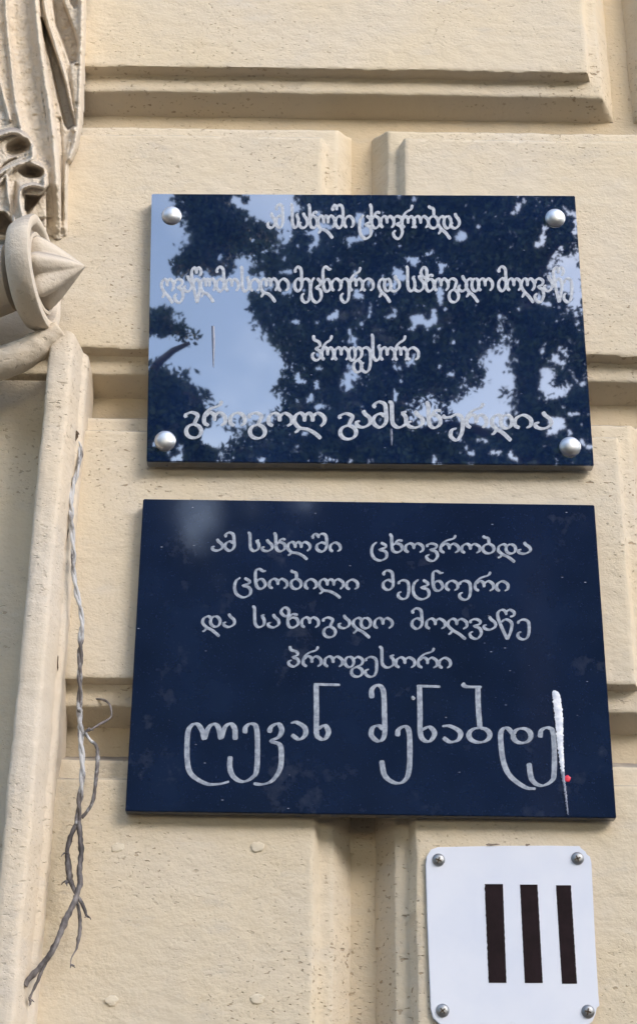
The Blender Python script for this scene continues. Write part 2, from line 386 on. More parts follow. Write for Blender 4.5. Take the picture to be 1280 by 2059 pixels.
def ribbon(path, wfun, y, d=.00018):
    """a hand-cut stroke: flat-bottomed groove drawn as two lips and a sunk middle"""
    path = np.array(path); n = len(path)
    tn = np.gradient(path, axis=0); tn /= np.linalg.norm(tn, axis=1)[:, None]+1e-9
    nm = np.stack([-tn[:, 1], tn[:, 0]], 1); V, Fc = [], []
    _zoff[0] = (_zoff[0]+.00002) % .0002; y = y - _zoff[0]
    for i in range(n):
        hw = wfun(tn[i])*.5*(1+.08*nz(path[i][0]*.2, path[i][1]*.2, 4.2))
        if i == 0 or i == n-1: hw *= .62
        for s, dd in ((-1, .00006), (-.72, d), (0, .00010), (.72, d), (1, .00006)):
            q = path[i]+nm[i]*hw*s; V.append(at(q[0], q[1], y-dd))
    for i in range(n-1):
        for k in range(4):
            a = 5*i+k; Fc.append((a, a+1, a+6, a+5))
    return V, Fc
def pen(thick, thin, ang=35):
    c, s = math.cos(math.radians(ang)), math.sin(math.radians(ang))
    return lambda t: thin + (thick-thin)*abs(t[0]*s + t[1]*c)**1.1
def line(parent, items, b0, b1, xh, y, wf, mat, ub=(0, 1280), dsc=1.0, name='inscription_line'):
    """items: (letter, left px, right px); baseline runs from b0 to b1 between the pixel columns ub"""
    parts = []
    for ch, l, r in items:
        gw, strokes = G[ch]
        for st in strokes:
            pts = []
            for gx, gy in st:
                u = l + (r-l)*gx/gw; bl = np.interp(u, ub, (b0, b1))
                gy = gy if gy <= 1 else 1+(gy-1)*dsc
                pts.append((u, bl - gy*xh))
            parts.append(ribbon(catmull(pts, 2.2), wf, y))
    v, f = merge(parts); return mesh(name, v, f, mat, parent)
def plate(name, parent, corners, yf, th, mat, bev=.002):
    bm = bmesh.new(); fr = [bm.verts.new(P(u, v, yf)) for u, v in corners]
    bk = [bm.verts.new(Vector((q.co.x, yf+th, q.co.z))) for q in fr]
    bm.faces.new(fr); bm.faces.new(bk[::-1])
    for i in range(4): bm.faces.new((fr[i], bk[i], bk[(i+1) % 4], fr[(i+1) % 4]))
    bmesh.ops.recalc_face_normals(bm, faces=bm.faces)
    bmesh.ops.bevel(bm, geom=list(bm.edges), offset=bev, segments=2, affect='EDGES')
    return from_bm(name, bm, mat, parent, smooth=True, sharp=30)

# ------------------------------------------------------------------ upper plaque
Y1 = -.022
p1 = thing('memorial_plaque', tuple(at(743, 930, Y1)), 'polished black stone plaque with four dome studs, mirroring trees and sky', 'plaque')
plate('stone_slab', p1, [(305, 389), (1155, 393), (1193, 936), (295, 928)], Y1, .017, M['granite_polished'], .0012)
A = M['letter']
L = lambda s, xs: [(c, a, b) for c, (a, b) in zip(s.replace(' ', ''), xs)]
line(p1, L('ამ სახლში ცხოვრობდა', [(537, 553), (554, 570), (584, 600), (601, 618), (619, 638), (638, 674), (668, 691), (691, 711), (721, 747), (742, 764), (764, 792), (789, 809), (807, 833), (830, 861), (859, 882), (879, 907), (905, 923)]), 458, 459, 24, Y1, pen(6.8, 4.2), A, (520, 940))
line(p1, L('ღვაწლმოსილი მეცნიერი და საზოგადო მოღვაწე', [(324, 350), (350, 369), (369, 386), (384, 405), (403, 434), (434, 452), (453, 480), (483, 501), (502, 523), (523, 559), (558, 581), (591, 608), (605, 625), (623, 647), (647, 666), (665, 686), (684, 703), (702, 729), (727, 751), (760, 786), (783, 803), (815, 834), (831, 852), (844, 873), (872, 901), (899, 922), (920, 938), (935, 963), (960, 990), (1000, 1018), (1018, 1047), (1046, 1074), (1073, 1093), (1092, 1110), (1110, 1132), (1131, 1150)]), 586, 585, 25, Y1, pen(6.8, 4.2), A, (320, 1150))
line(p1, L('პროფესორი', [(626, 646), (646, 671), (671, 701), (700, 728), (724, 746), (745, 765), (763, 794), (792, 819), (816, 842)]), 724.5, 725, 26, Y1, pen(7.0, 4.3), A, (620, 850))
line(p1, L('გრიგოლ გამსახურდია', [(370, 406), (409, 454), (461, 494), (498, 534), (538, 588), (590, 655), (679, 717), (714, 745), (748, 779), (780, 817), (817, 850), (855, 886), (889, 932), (936, 978), (986, 1030), (1032, 1069), (1073, 1108)]), 856, 862, 27, Y1, pen(8.8, 4.2, 20), A, (370, 1108), .92)
def dome(parent, u, v, y, rpx, hk, mat, name):
    c = at(u, v, y); r = rpx/1360.0; V, Fc = [], []; ns = 28
    ring = [(1.0, .0), (1.0, .12), (.97, .3), (.88, .55), (.7, .78), (.45, .93), (.2, .99)]
    for k, h in ring:
        for i in range(ns):
            t = 2*math.pi*i/ns; V.append((c[0]+r*k*math.cos(t), c[1]-r*hk*h, c[2]+r*k*math.sin(t)))
    V.append((c[0], c[1]-r*hk, c[2]))
    for j in range(len(ring)-1):
        for i in range(ns):
            i2 = (i+1) % ns; Fc.append((j*ns+i, j*ns+i2, (j+1)*ns+i2, (j+1)*ns+i))
    o = (len(ring)-1)*ns
    for i in range(ns): Fc.append((o+i, o+(i+1) % ns, len(V)-1))
    return mesh(name, V, Fc, mat, parent)
for u, v in ((345, 434), (1115, 439), (332, 887), (1145, 899)): dome(p1, u, v, Y1, 19.5, .72, M['stud'], 'dome_stud')

# ------------------------------------------------------------------ lower plaque
Y2 = -.020
p2 = thing('memorial_plaque', tuple(at(745, 1640, Y2)), 'dull dark navy stone plaque with tall letters, a white paint streak and a red dot', 'plaque')
plate('stone_slab', p2, [(288, 1003), (1194, 1015), (1238, 1645), (252, 1631)], Y2, .016, M['granite_satin'], .0010)
B = M['letter_dull']; w2 = pen(6.8, 3.3, 25)
line(p2, L('ამ სახლში ცხოვრობდა', [(425, 448), (451, 473), (498, 521), (525, 548), (550, 574), (577, 625), (628, 659), (662, 685), (745, 779), (782, 809), (813, 851), (855, 880), (884, 922), (926, 965), (968, 994), (999, 1037), (1039, 1066)]), 1107, 1113.5, 18.5, Y2, w2, B, (425, 1065))
line(p2, L('ცნობილი მეცნიერი', [(470, 506), (511, 535), (540, 578), (583, 607), (612, 637), (640, 692), (695, 720), (768, 792), (798, 823), (828, 864), (867, 891), (895, 921), (921, 947), (953, 992), (996, 1022)]), 1183, 1189, 20, Y2, w2, B, (470, 1020))
line(p2, L('და საზოგადო მოღვაწე', [(406, 444), (448, 472), (507, 532), (537, 561), (563, 601), (605, 641), (647, 675), (679, 703), (708, 746), (751, 789), (826, 850), (855, 895), (898, 939), (942, 968), (970, 996), (997, 1034), (1038, 1065)]), 1260, 1267, 21, Y2, w2, B, (406, 1065))
line(p2, L('პროფესორი', [(578, 602), (608, 646), (651, 689), (692, 730), (732, 759), (761, 792), (794, 834), (839, 879), (881, 906)]), 1340, 1344, 21, Y2, w2, B, (578, 906))
Q1 = lambda pts: [(250+x/2.56, 1340+y/2.56) for x, y in pts]
Q2 = lambda pts: [(730+x/2.4615, 1340+y/2.4615) for x, y in pts]
big = [Q1(q) for q in (
    [(412, 378), (400, 330), (375, 297), (345, 305), (326, 350), (324, 480), (345, 555), (420, 603), (490, 605), (540, 592)],
    [(412, 375), (432, 318), (460, 297), (484, 315), (497, 376)], [(499, 370), (517, 315), (545, 295), (568, 320), (570, 378)],
    [(620, 345), (625, 312), (655, 295), (682, 330), (682, 520), (660, 570), (610, 593), (562, 568), (543, 520), (545, 462)],
    [(745, 342), (755, 312), (790, 295), (810, 325), (795, 362), (757, 384), (800, 404), (808, 460), (800, 530), (760, 588), (710, 607), (664, 603)],
    [(856, 292), (885, 288), (928, 315), (930, 352), (900, 375), (860, 352)],
    [(1110, 95), (974, 92)], [(986, 92), (988, 220), (988, 340), (1002, 368), (1030, 374), (1050, 338), (1030, 304), (996, 322)])]
big += [Q2(q) for q in (
    [(42, 158), (42, 115), (70, 93), (98, 120), (104, 230), (104, 340), (76, 370), (40, 342), (46, 304), (75, 294), (100, 312)],
    [(168, 346), (175, 312), (208, 298), (228, 340), (226, 510), (200, 568), (155, 576), (106, 540), (90, 465)],
    [(380, 100), (263, 97)], [(277, 97), (280, 220), (281, 325), (296, 362), (328, 370), (352, 332), (326, 300), (286, 316)],
    [(390, 296), (430, 296), (478, 325), (470, 362), (430, 374), (394, 352)],
    [(488, 84), (510, 100), (585, 102)], [(566, 100), (568, 200), (576, 304)],
    [(573+52*math.cos(t), 340+36*math.sin(t)) for t in np.linspace(-1.5, 4.78, 13)],
    [(852, 606), (800, 598), (728, 545), (692, 470), (678, 350), (688, 312), (712, 306), (742, 336)],
    [(784+44*math.cos(t), 343+36*math.sin(t)) for t in np.linspace(-2.9, 3.38, 13)],
    [(873, 352), (880, 316), (914, 304), (940, 340), (943, 520), (928, 568), (880, 590), (833, 560), (818, 478)])]
wb = pen(10.8, 4.0, 12)
v, f = merge([ribbon(catmull(q, 2.5), wb, Y2) for q in big]); mesh('name_inscription', v, f, B, p2)
def smear(name, le, ri, y, mat, parent=None):
    n = 90; V, Fc = [], []; jt = .9 if parent else 2.6
    a = catmull(le, 1); b = catmull(ri, 1)
    a = a[np.linspace(0, len(a)-1, n).astype(int)]; b = b[np.linspace(0, len(b)-1, n).astype(int)]
    for i in range(n):
        ja = jt*nz(i*.45, 0, 1); jb = jt*nz(i*.45, 9, 1)
        l = a[i]+(ja, 0); r = b[i]+(jb, 0); c = (l+r)/2
        for q, dd in ((l, 0), (l*.7+r*.3, .0008), (l*.3+r*.7, .0009), (r, 0)):
            V.append(at(q[0], q[1], y-.0002-dd*(1+.4*nz(i*.7, q[0]*.1, 2))))
    for i in range(n-1):
        for k in range(3): Fc.append((4*i+k, 4*i+k+1, 4*i+k+5, 4*i+k+4))
    return mesh(name, V, Fc, mat, parent or p2)
smear('paint_streak', Q2([(940, 118), (934, 140), (946, 250), (958, 380), (970, 470), (976, 520)]), Q2([(952, 118), (972, 145), (986, 250), (988, 380), (992, 470), (994, 520)]), Y2-.0012, M['streak'])
smear('thin_paint_trail', Q2([(974, 516), (984, 570), (995, 640), (1008, 735)]), Q2([(994, 516), (998, 570), (1006, 640), (1014, 735)]), Y2-.001, M['streak_thin'])
smear('paint_chip', Q2([(240, 145), (236, 157), (242, 166)]), Q2([(248, 145), (256, 157), (250, 166)]), Y2-.0004, M['streak'])
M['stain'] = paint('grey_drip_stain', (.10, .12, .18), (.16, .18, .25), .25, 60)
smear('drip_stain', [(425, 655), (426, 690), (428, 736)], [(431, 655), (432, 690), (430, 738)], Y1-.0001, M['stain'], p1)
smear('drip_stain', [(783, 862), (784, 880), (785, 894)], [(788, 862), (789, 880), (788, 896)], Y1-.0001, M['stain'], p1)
bm = bmesh.new(); c = P(730+1009/2.4615, 1340+555/2.4615, Y2)
bmesh.ops.create_icosphere(bm, subdivisions=3, radius=1.0)
for q in bm.verts:
    k = 1+.3*nz(q.co.x*2, q.co.z*2, 3); q.co = Vector((c.x+q.co.x*.0037*k, c.y+q.co.y*.0008, c.z+q.co.z*.0042*k))
from_bm('red_paint_dot', bm, M['red'], p2)

# ------------------------------------------------------------------ entrance number sign
Y3 = -.0055
sg = thing('entrance_sign', tuple(at(1030, 2050, Y3)), 'white enamelled metal sign with three dark bars reading III, held by four screws', 'sign')
outl = [(880, 1703), (1000, 1700.5), (1100, 1700), (1164, 1701), (1168, 1706), (1176, 1712), (1179, 1718), (1185, 1722), (1188, 1734), (1196, 1900), (1202, 2000), (1204, 2022), (1199, 2026), (1196, 2040), (1190, 2054), (1176, 2064), (1040, 2067), (900, 2066), (884, 2060), (870, 2047), (865, 2028), (858, 1850), (855, 1740), (857, 1722), (866, 1708)]
bm = bmesh.new(); fr = [bm.verts.new(P(u, v, Y3)) for u, v in outl]; f0 = bm.faces.new(fr)
ex = bmesh.ops.extrude_face_region(bm, geom=[f0])
bmesh.ops.translate(bm, verts=[q for q in ex['geom'] if isinstance(q, bmesh.types.BMVert)], vec=(0, .0022, 0))
bmesh.ops.recalc_face_normals(bm, faces=bm.faces)
bmesh.ops.bevel(bm, geom=[e for e in bm.edges if all(abs(q.co.y-Y3) < 1e-6 for q in e.verts)], offset=.0008, segments=2, affect='EDGES')
from_bm('sign_plate', bm, M['enamel'], sg, sharp=40)
T = lambda pts: [(840+x/2.909, 1660+y/2.909) for x, y in pts]
for q, sd in ((T([(388, 342), (495, 342), (516, 920), (412, 920)]), 1), (T([(595, 345), (697, 345), (728, 921), (623, 921)]), 2), (T([(805, 349), (892, 349), (928, 925), (840, 925)]), 3)):
    V, Fc = [], []; n = 60
    for i in range(n+1):
        t = i/n; l = np.array(q[0])*(1-t)+np.array(q[3])*t; r = np.array(q[1])*(1-t)+np.array(q[2])*t
        rg = 1.6 if sd == 1 else .6
        V += [at(l[0]+rg*nz(i*.5, sd, 0), l[1], Y3-.0003), at(r[0]+.6*nz(i*.5, sd, 5), r[1], Y3-.0003)]
    for i in range(n): Fc.append((2*i, 2*i+1, 2*i+3, 2*i+2))
    mesh('numeral_bar', V, Fc, M['numeral'], sg)
for (u, v, a) in ((881, 1729, .4), (1160, 1726, 1.2), (889, 2032, .9), (1181, 2034, .2)):
    s = dome(sg, u, v, Y3, 10.5, .55, M['screw'], 'screw')
    c = at(u, v, Y3-.0046); bm = bmesh.new()
    for ang in (a, a+math.pi/2):
        bmesh.ops.create_cube(bm, size=1.0, matrix=Matrix.Translation(Vector(c)) @ Matrix.Rotation(ang, 4, 'Y') @ Matrix.Diagonal((.0075 if ang == a else .00745, .0012, .0013, 1)))
    o = from_bm('slot', bm, M['crack'], s, smooth=False)
for u, v, ww in ((990, 1698, 15), (1060, 1698.5, 5)):
    V = [at(u+ww*x, v+2.5*zv, Y3-.0004) for x, zv in ((-1, .2), (-.6, -.9), (0, -.4), (.5, -.8), (1, .1), (.4, .5), (-.3, 1.2), (-.8, .9))]
    mesh('rust_scuff', V, [tuple(range(8))], M['scuff'], sg, smooth=False)

# ------------------------------------------------------------------ dry twisted stem hanging from the pilaster hole
A3 = lambda pts: [(x/3.169, 800+y/3.169) for x, y in pts]
A4 = lambda pts: [(x/3.125, 1400+y/3.125) for x, y in pts]
main = A3([(478, 225), (505, 290), (513, 350), (495, 470), (470, 545), (455, 640), (455, 740), (460, 860), (470, 950), (470, 1030), (472, 1120), (490, 1240), (515, 1360), (525, 1440), (515, 1540), (512, 1640), (508, 1760), (510, 1880), (505, 2000)]) + A4([(498, 80), (508, 180), (510, 270), (515, 350), (518, 460), (515, 560), (500, 660), (495, 740), (488, 810)])
vine = thing('twisted_cord', tuple(at(150, 870, -.03)), 'thin twisted grey cord with dark frayed ends hanging beside the pilaster strip', 'cord')
def w3(px, y0, y1, step=3.0):
    c = catmull(px, step); ys = np.interp(np.linspace(0, 1, len(c)), np.linspace(0, 1, len(np.atleast_1d(y0))), np.atleast_1d(y0)) if y1 is None else np.linspace(y0, y1, len(c))
    return at(c[:, 0], c[:, 1], ys)
mw = w3(main, [-.022, -.034, -.036, -.034, -.034, -.032, -.03], None)
parts = []
for ph in (0, math.pi):
    k = np.arange(len(mw)); th = k*.24 + ph + np.array([1.3*nz(i*.06, ph, 0) for i in k])
    off = np.array([.0016*(1+.5*nz(i*.09, 3, ph)) for i in k])
    pth = mw + np.stack([off*np.cos(th), off*np.sin(th), 0*th], 1)
    parts.append(tube(pth, [.0012, .0019, .0022, .0020, .0022, .0020, .0024, .0022, .0024, .0025, .0021, .0023], 8, .45, ph+1))
v, f = merge(parts); mesh('twisted_strand', v, f, M['cord_light'], vine)
for pts, ya, yb, rad, nm, mt in (
    (A4([(490, 790), (458, 850), (424, 960), (430, 1060), (442, 1150), (480, 1240), (520, 1310), (545, 1378)]), -.03, -.036, [.004, .0045, .0036, .0052, .0058, .0038, .0034, .0024], 'loose_strand', 'cord_dark'),
    (A4([(494, 790), (508, 900), (510, 1000), (500, 1090), (506, 1160), (490, 1230), (460, 1310), (420, 1390), (375, 1500), (330, 1600), (270, 1680), (200, 1760), (155, 1818)]), -.03, -.05, [.0045, .0045, .0048, .0046, .0052, .0042, .0052, .0056, .0046, .0052, .0046, .0052, .0048], 'loose_strand', 'cord_dark'),
    (A4([(470, 1250), (493, 1330), (505, 1430), (492, 1540), (480, 1590), (452, 1640), (445, 1685)]), -.03, -.03, [.003, .003, .003, .0034, .003, .0012, .0008], 'loose_strand', 'cord_dark'),
    (A4([(292, 1665), (250, 1760), (212, 1845), (186, 1900)]), -.045, -.045, [.003, .003, .0026, .002], 'loose_strand', 'cord_dark'),
    (A4([(528, 222), (570, 280), (602, 305), (614, 360), (606, 500), (580, 670), (515, 765)]), -.026, -.028, [.003, .003, .0036, .0036, .0032, .003, .0034], 'side_strand', 'cord_light'),
    (A4([(560, 15), (640, 20), (685, 45), (702, 100), (690, 140), (620, 180), (562, 215), (530, 222)]), .028, -.026, [.0016, .0018, .0022, .0018, .0022, .0018, .002], 'thin_strand', 'cord_dark')):
    v, f = tube(w3(pts, ya, yb, 2.5), [q*.68 for q in rad], 8, .5, len(pts)); mesh(nm, v, f, M[mt], vine)
for (x, y, n_) in ((548, 1380, 5), (448, 1685, 3), (150, 1820, 5), (184, 1902, 6), (412, 1160, 6), (408, 985, 4), (560, 200, 4)):
    fr = []
    for k in range(n_):
        a = random.uniform(.2, 2.6); l = random.uniform(18, 42)
        q = A4([(x, y), (x+l*.5*math.cos(a)+random.uniform(-6, 6), y+l*.5*math.sin(a)), (x+l*math.cos(a), y+l*math.sin(a)+random.uniform(-6, 8))])
        fr.append(tube(w3(q, -.037, -.037+random.uniform(-.006, .006), 1.5), [.0011, .0005], 5, .3, k))
    v, f = merge(fr); mesh('frayed_end', v, f, M['cord_dark'], vine)
# ------------------------------------------------------------------ carved plaster bracket, upper left
orn = thing('carved_bracket', tuple(at(80, 470, 0)), 'carved cream plaster bracket with fluted leaves and a curled scroll', 'ornament')
cell = 2.0
us = np.arange(-70, 176, cell); vs = np.arange(-60, 484, cell)
UU, VV = np.meshgrid(us, vs)
def dpoly(pts):
    p = catmull(pts, 6); D = np.full(UU.shape, 1e9); T_ = np.zeros(UU.shape)
    for i in range(len(p)-1):
        a, b = p[i], p[i+1]; ab = b-a; t = np.clip(((UU-a[0])*ab[0]+(VV-a[1])*ab[1])/(ab@ab+1e-9), 0, 1)
        d = np.hypot(UU-a[0]-t*ab[0], VV-a[1]-t*ab[1]); m = d < D; D[m] = d[m]
    return D
def inside(poly, u, v):
    poly = np.array(poly, float); r = np.zeros(np.shape(u), bool); j = len(poly)-1
    for i in range(len(poly)):
        xi, yi = poly[i]; xj, yj = poly[j]
        r ^= ((yi > v) != (yj > v)) & (u < (xj-xi)*(v-yi)/(yj-yi+1e-12)+xi); j = i
    return r
def sdist(poly):
    p = np.array(list(poly)+[poly[0]], float); D = np.full(UU.shape, 1e9)
    for a, b in zip(p[:-1], p[1:]):
        ab = b-a; t = np.clip(((UU-a[0])*ab[0]+(VV-a[1])*ab[1])/(ab@ab+1e-9), 0, 1)
        D = np.minimum(D, np.hypot(UU-a[0]-t*ab[0], VV-a[1]-t*ab[1]))
    return np.where(inside(poly, UU, VV), D, -D)
H = np.full(UU.shape, -.012)
def plateau(poly, h, soft):
    global H
    s = sdist(poly); k = np.clip(s/soft+.5, 0, 1); k = k*k*(3-2*k); H = np.maximum(H, -.012+(h+.012)*k)
def ridge(pts, r, h, pw=2.0):
    global H
    d = dpoly(pts)/r; k = np.clip(1-d**pw, 0, 1)**.6; H = np.maximum(H, np.where(d < 1, h*k, -.012))
def hollow(fn, h, soft=1.0):
    global H
    H = H*(1-fn)+np.minimum(H, h)*fn
def efun(cx, cy, rx, ry, rot=0):
    c, s = math.cos(math.radians(rot)), math.sin(math.radians(rot))
    a = ((UU-cx)*c+(VV-cy)*s)/rx; b = (-(UU-cx)*s+(VV-cy)*c)/ry
    return np.clip(1.25-np.hypot(a, b)*1.0, 0, 1)**.7
plateau([(-80, -80), (168, -80), (167, 60), (163, 150), (158, 240), (152, 285), (138, 310), (134, 400), (132, 470), (-80, 490)], .036, 8)
plateau([(-80, -80), (70, -80), (76, 60), (92, 200), (110, 330), (116, 440), (-80, 460)], .046, 14)      # broad fluted panel
ridge([(8, -80), (14, 40), (24, 140), (32, 210), (44, 262)], 11, .058)
ridge([(-16, -80), (-14, 60), (0, 160), (20, 240)], 9, .056)
ridge([(69, -80), (73, 20), (86, 130), (100, 220), (110, 310), (115, 400), (118, 470)], 13, .061)
ridge([(84, -60), (92, 20), (112, 90), (130, 150), (142, 215), (150, 262)], 8.5, .052)
ridge([(112, -60), (122, 10), (140, 70), (154, 125)], 9, .052)
ridge([(165, -80), (164, 40), (161, 140), (157, 240), (149, 290), (138, 320)], 10, .048)
plateau([(138, 128), (160, 120), (158, 200), (152, 240), (146, 200)], .044, 8)
ridge([(140, 285), (133, 330), (130, 400), (130, 470)], 7, .042)
def pit(poly, h, soft):
    s_ = sdist(poly); k = np.clip(s_/soft+.5, 0, 1); hollow(k*k*(3-2*k), h)
pit([(97, -70), (118, -70), (128, 5), (150, 62), (158, 95), (155, 124), (142, 128), (130, 95), (112, 50)], .004, 5)
pit([(130, -70), (154, -70), (156, 10), (150, 16), (142, 6)], .004, 5)
pit([(83, 36), (90, 50), (112, 110), (132, 170), (142, 215), (152, 252), (137, 260), (130, 250), (118, 200), (102, 125), (88, 70)], .004, 5)
pit([(20, -70), (60, -70), (64, 40), (76, 150), (92, 250), (102, 330), (84, 320), (50, 240), (36, 160), (24, 60)], .036, 16)
hollow(np.clip(1.2-dpoly([(121, 240), (125, 300), (126, 400), (124, 470)])/3.2, 0, 1), .030)
# curled leaf scroll
plateau([(-80, 268), (0, 262), (30, 256), (52, 268), (70, 300), (78, 322), (95, 344), (94, 384), (80, 396), (62, 400), (50, 428), (44, 444), (30, 466), (-80, 470)], .066, 10)
ridge([(-40, 290), (0, 272), (35, 266), (60, 290), (66, 318), (40, 330), (10, 344), (-40, 380)], 12, .078)
ridge([(-30, 400), (5, 360), (30, 335), (62, 326), (86, 344), (90, 372)], 12, .077)
ridge([(88, 376), (66, 372), (44, 380), (40, 405), (46, 436)], 10, .080)
ridge([(14, 352), (18, 400), (28, 440), (36, 462)], 8, .078)
hollow(efun(38, 296, 24, 15, -18), .036)
hollow(efun(66, 346, 24, 11, 4), .040)
pit([(52, 392), (82, 394), (70, 412), (56, 430), (50, 420)], .024, 6)
hollow(efun(28, 405, 6, 34, 6), .052)
pit([(-20, 425), (10, 428), (34, 458), (10, 470), (-20, 465)], .02, 6)
hollow(np.clip(1.2-dpoly([(-10, 352), (14, 328), (50, 312)])/3, 0, 1), .058)
nzv = np.vectorize(lambda a, b: .0026*nz(a*.06, b*.06, 3)+.0016*nz(a*.2, b*.2, 8))
_fd = np.clip((VV-370)/100, 0, 1)*(UU > 92); H = np.where(H > 0, H*(1-.9*_fd), H)
keep = H > -.0119
H2 = H + nzv(UU, VV)
Wd = at(UU, VV, -np.maximum(H2, -.012))
idx = np.arange(UU.size).reshape(UU.shape); Fc = []
for j in range(UU.shape[0]-1):
    for i in range(UU.shape[1]-1):
        if keep[j, i] or keep[j+1, i] or keep[j, i+1] or keep[j+1, i+1]:
            Fc.append((idx[j, i], idx[j+1, i], idx[j+1, i+1], idx[j, i+1]))
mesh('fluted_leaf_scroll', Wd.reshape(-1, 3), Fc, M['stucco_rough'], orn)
# round boss with fluted bud
boss = thing('bud_boss', tuple(at(78, 548, -.10)), 'round plaster boss with a pointed fluted bud below the carved scroll', 'ornament')
ax = R*math.cos(math.radians(8)) + U*math.sin(math.radians(8)) - F*.09
ax /= np.linalg.norm(ax); e1 = U - ax*(U@ax); e1 /= np.linalg.norm(e1); e2 = np.cross(ax, e1)
C0 = at(87, 549, -.10)
def lathe(name, prof, ns, parent, mod=None, sm=True, sharp=50):
    V, Fc = [], []
    for i, (a, r) in enumerate(prof):
        for k in range(ns):
            t = 2*math.pi*k/ns; rr = r*(mod(t, a, r) if mod else 1)
            q = C0 + ax*a + rr*(math.cos(t)*e1+math.sin(t)*e2)
            jj = .0012*nz(q[0]*40, q[2]*40, q[1]*40); V.append(q + jj*(math.cos(t)*e1+math.sin(t)*e2))
    for i in range(len(prof)-1):
        for k in range(ns):
            k2 = (k+1) % ns; Fc.append((i*ns+k, i*ns+k2, (i+1)*ns+k2, (i+1)*ns+k))
    Fc.append(tuple(range(ns))[::-1]); Fc.append(tuple((len(prof)-1)*ns+k for k in range(ns)))
    return mesh(name, V, Fc, M['stucco_rough'], parent, sharp=sharp)
lathe('ring', [(-.034, .05), (-.033, .064), (-.030, .071), (-.021, .077), (-.010, .0795), (-.002, .080), (.002, .0785), (.003, .075), (.003, .068), (.001, .065), (-.008, .062), (-.009, .058), (-.001, .056), (-.001, .051), (-.01, .046), (-.011, .03)], 64, boss)
def lobes(t, a, r):
    w_ = (t*6/(2*math.pi)+.3) % 1; tri = 1-abs(2*w_-1)
    return 1+(.46*tri**.8-.25)*(1-max(0, a)/.068)
bud = [(-.012, .03), (-.008, .041)]+[(.059*s, .042*(1-s**1.25)+.0012) for s in np.linspace(.03, 1, 14)]
lathe('bud', bud, 72, boss, lobes)
lathe('neck', [(-.16, .03), (-.13, .047), (-.1, .054), (-.075, .052), (-.055, .047), (-.045, .045)], 40, boss)
# swag moulding under the boss
sw = catmull([(122, 664), (96, 682), (60, 705), (20, 724), (-40, 742), (-120, 752)], 5)
Vp = at(sw[:, 0], sw[:, 1], np.linspace(-.070, -.05, len(sw)))
v, f = tube(Vp, [.014, .019, .022, .023, .023, .023], 20, .10, 5)
sg2 = mesh('swag_moulding', v, f, M['stucco_rough']); tag(sg2, 'curved plaster swag moulding under the round boss at the left edge', 'moulding')

# ------------------------------------------------------------------ trees across the street (seen mirrored in the stone)
def mirrored(u, v, yt, yp):
    p = at(u, v, np.full(np.shape(u), yp)); d = p-CAM; t = (yt-yp)/(-d[..., 1])
    return p + np.stack([d[..., 0]*t, -d[..., 1]*t, d[..., 2]*t], -1)
POLY = {
 'a': [[(372, 300), (508, 300), (502, 430), (478, 470), (510, 500), (470, 512), (455, 545), (425, 556), (392, 540), (350, 532), (356, 505), (392, 470), (375, 430), (362, 388)], [(500, 440), (560, 462), (520, 500), (480, 500)]],
 'b': [[(622, 300), (1400, 300), (1400, 1010), (720, 1010), (640, 905), (560, 910), (520, 880), (600, 800), (555, 790), (602, 745), (570, 705), (548, 660), (500, 628), (508, 592), (560, 566), (512, 540), (500, 500), (545, 488), (556, 508), (592, 470)], [(470, 880), (560, 865), (640, 890), (620, 1010), (440, 1010)]],
 'c': [[(200, 800), (350, 770), (372, 800), (405, 790), (425, 840), (385, 880), (440, 905), (450, 1010), (200, 1010)], [(290, 618), (330, 628), (395, 690), (350, 672), (290, 655)], [(290, 735), (340, 750), (415, 800), (360, 785), (290, 755)]],
}
HOLES = [[(1084, 525), (1124, 492), (1184, 504), (1186, 612), (1150, 620), (1116, 608), (1092, 572)], [(1128, 642), (1180, 598), (1182, 664), (1140, 655)], [(958, 712), (1000, 672), (1040, 692), (1037, 762), (1032, 830), (1002, 862), (976, 898), (950, 880), (938, 780), (970, 752)],
 [(1066, 785), (1098, 722), (1148, 792), (1112, 812)], [(806, 842), (846, 784), (890, 792), (890, 860), (848, 884)], [(898, 815), (940, 765), (958, 860), (902, 880)], [(1112, 690), (1140, 684), (1156, 730), (1130, 735)], [(1146, 755), (1182, 745), (1180, 775), (1150, 780)],
 [(690, 728), (735, 752), (712, 800), (680, 780)], [(735, 600), (760, 600), (752, 640), (740, 640)], [(985, 540), (1010, 530), (1004, 560)], [(1000, 640), (1030, 630), (1020, 680), (1000, 670)], [(350, 985), (445, 985), (440, 1070), (400, 1115), (360, 1070)], [(300, 990), (340, 990), (335, 1030)], [(470, 995), (520, 990), (500, 1030)], [(560, 995), (640, 990), (620, 1040)]]
def vnoise(u, v, sc, sd):
    r = np.random.default_rng(sd).random((256, 256)); x = u/sc; y = v/sc; xi = np.floor(x).astype(int); yi = np.floor(y).astype(int); fx = x-xi; fy = y-yi
    fx = fx*fx*(3-2*fx); fy = fy*fy*(3-2*fy); g = lambda a, b: r[a % 256, b % 256]
    return (g(xi, yi)*(1-fx)+g(xi+1, yi)*fx)*(1-fy)+(g(xi, yi+1)*(1-fx)+g(xi+1, yi+1)*fx)*fy-.5
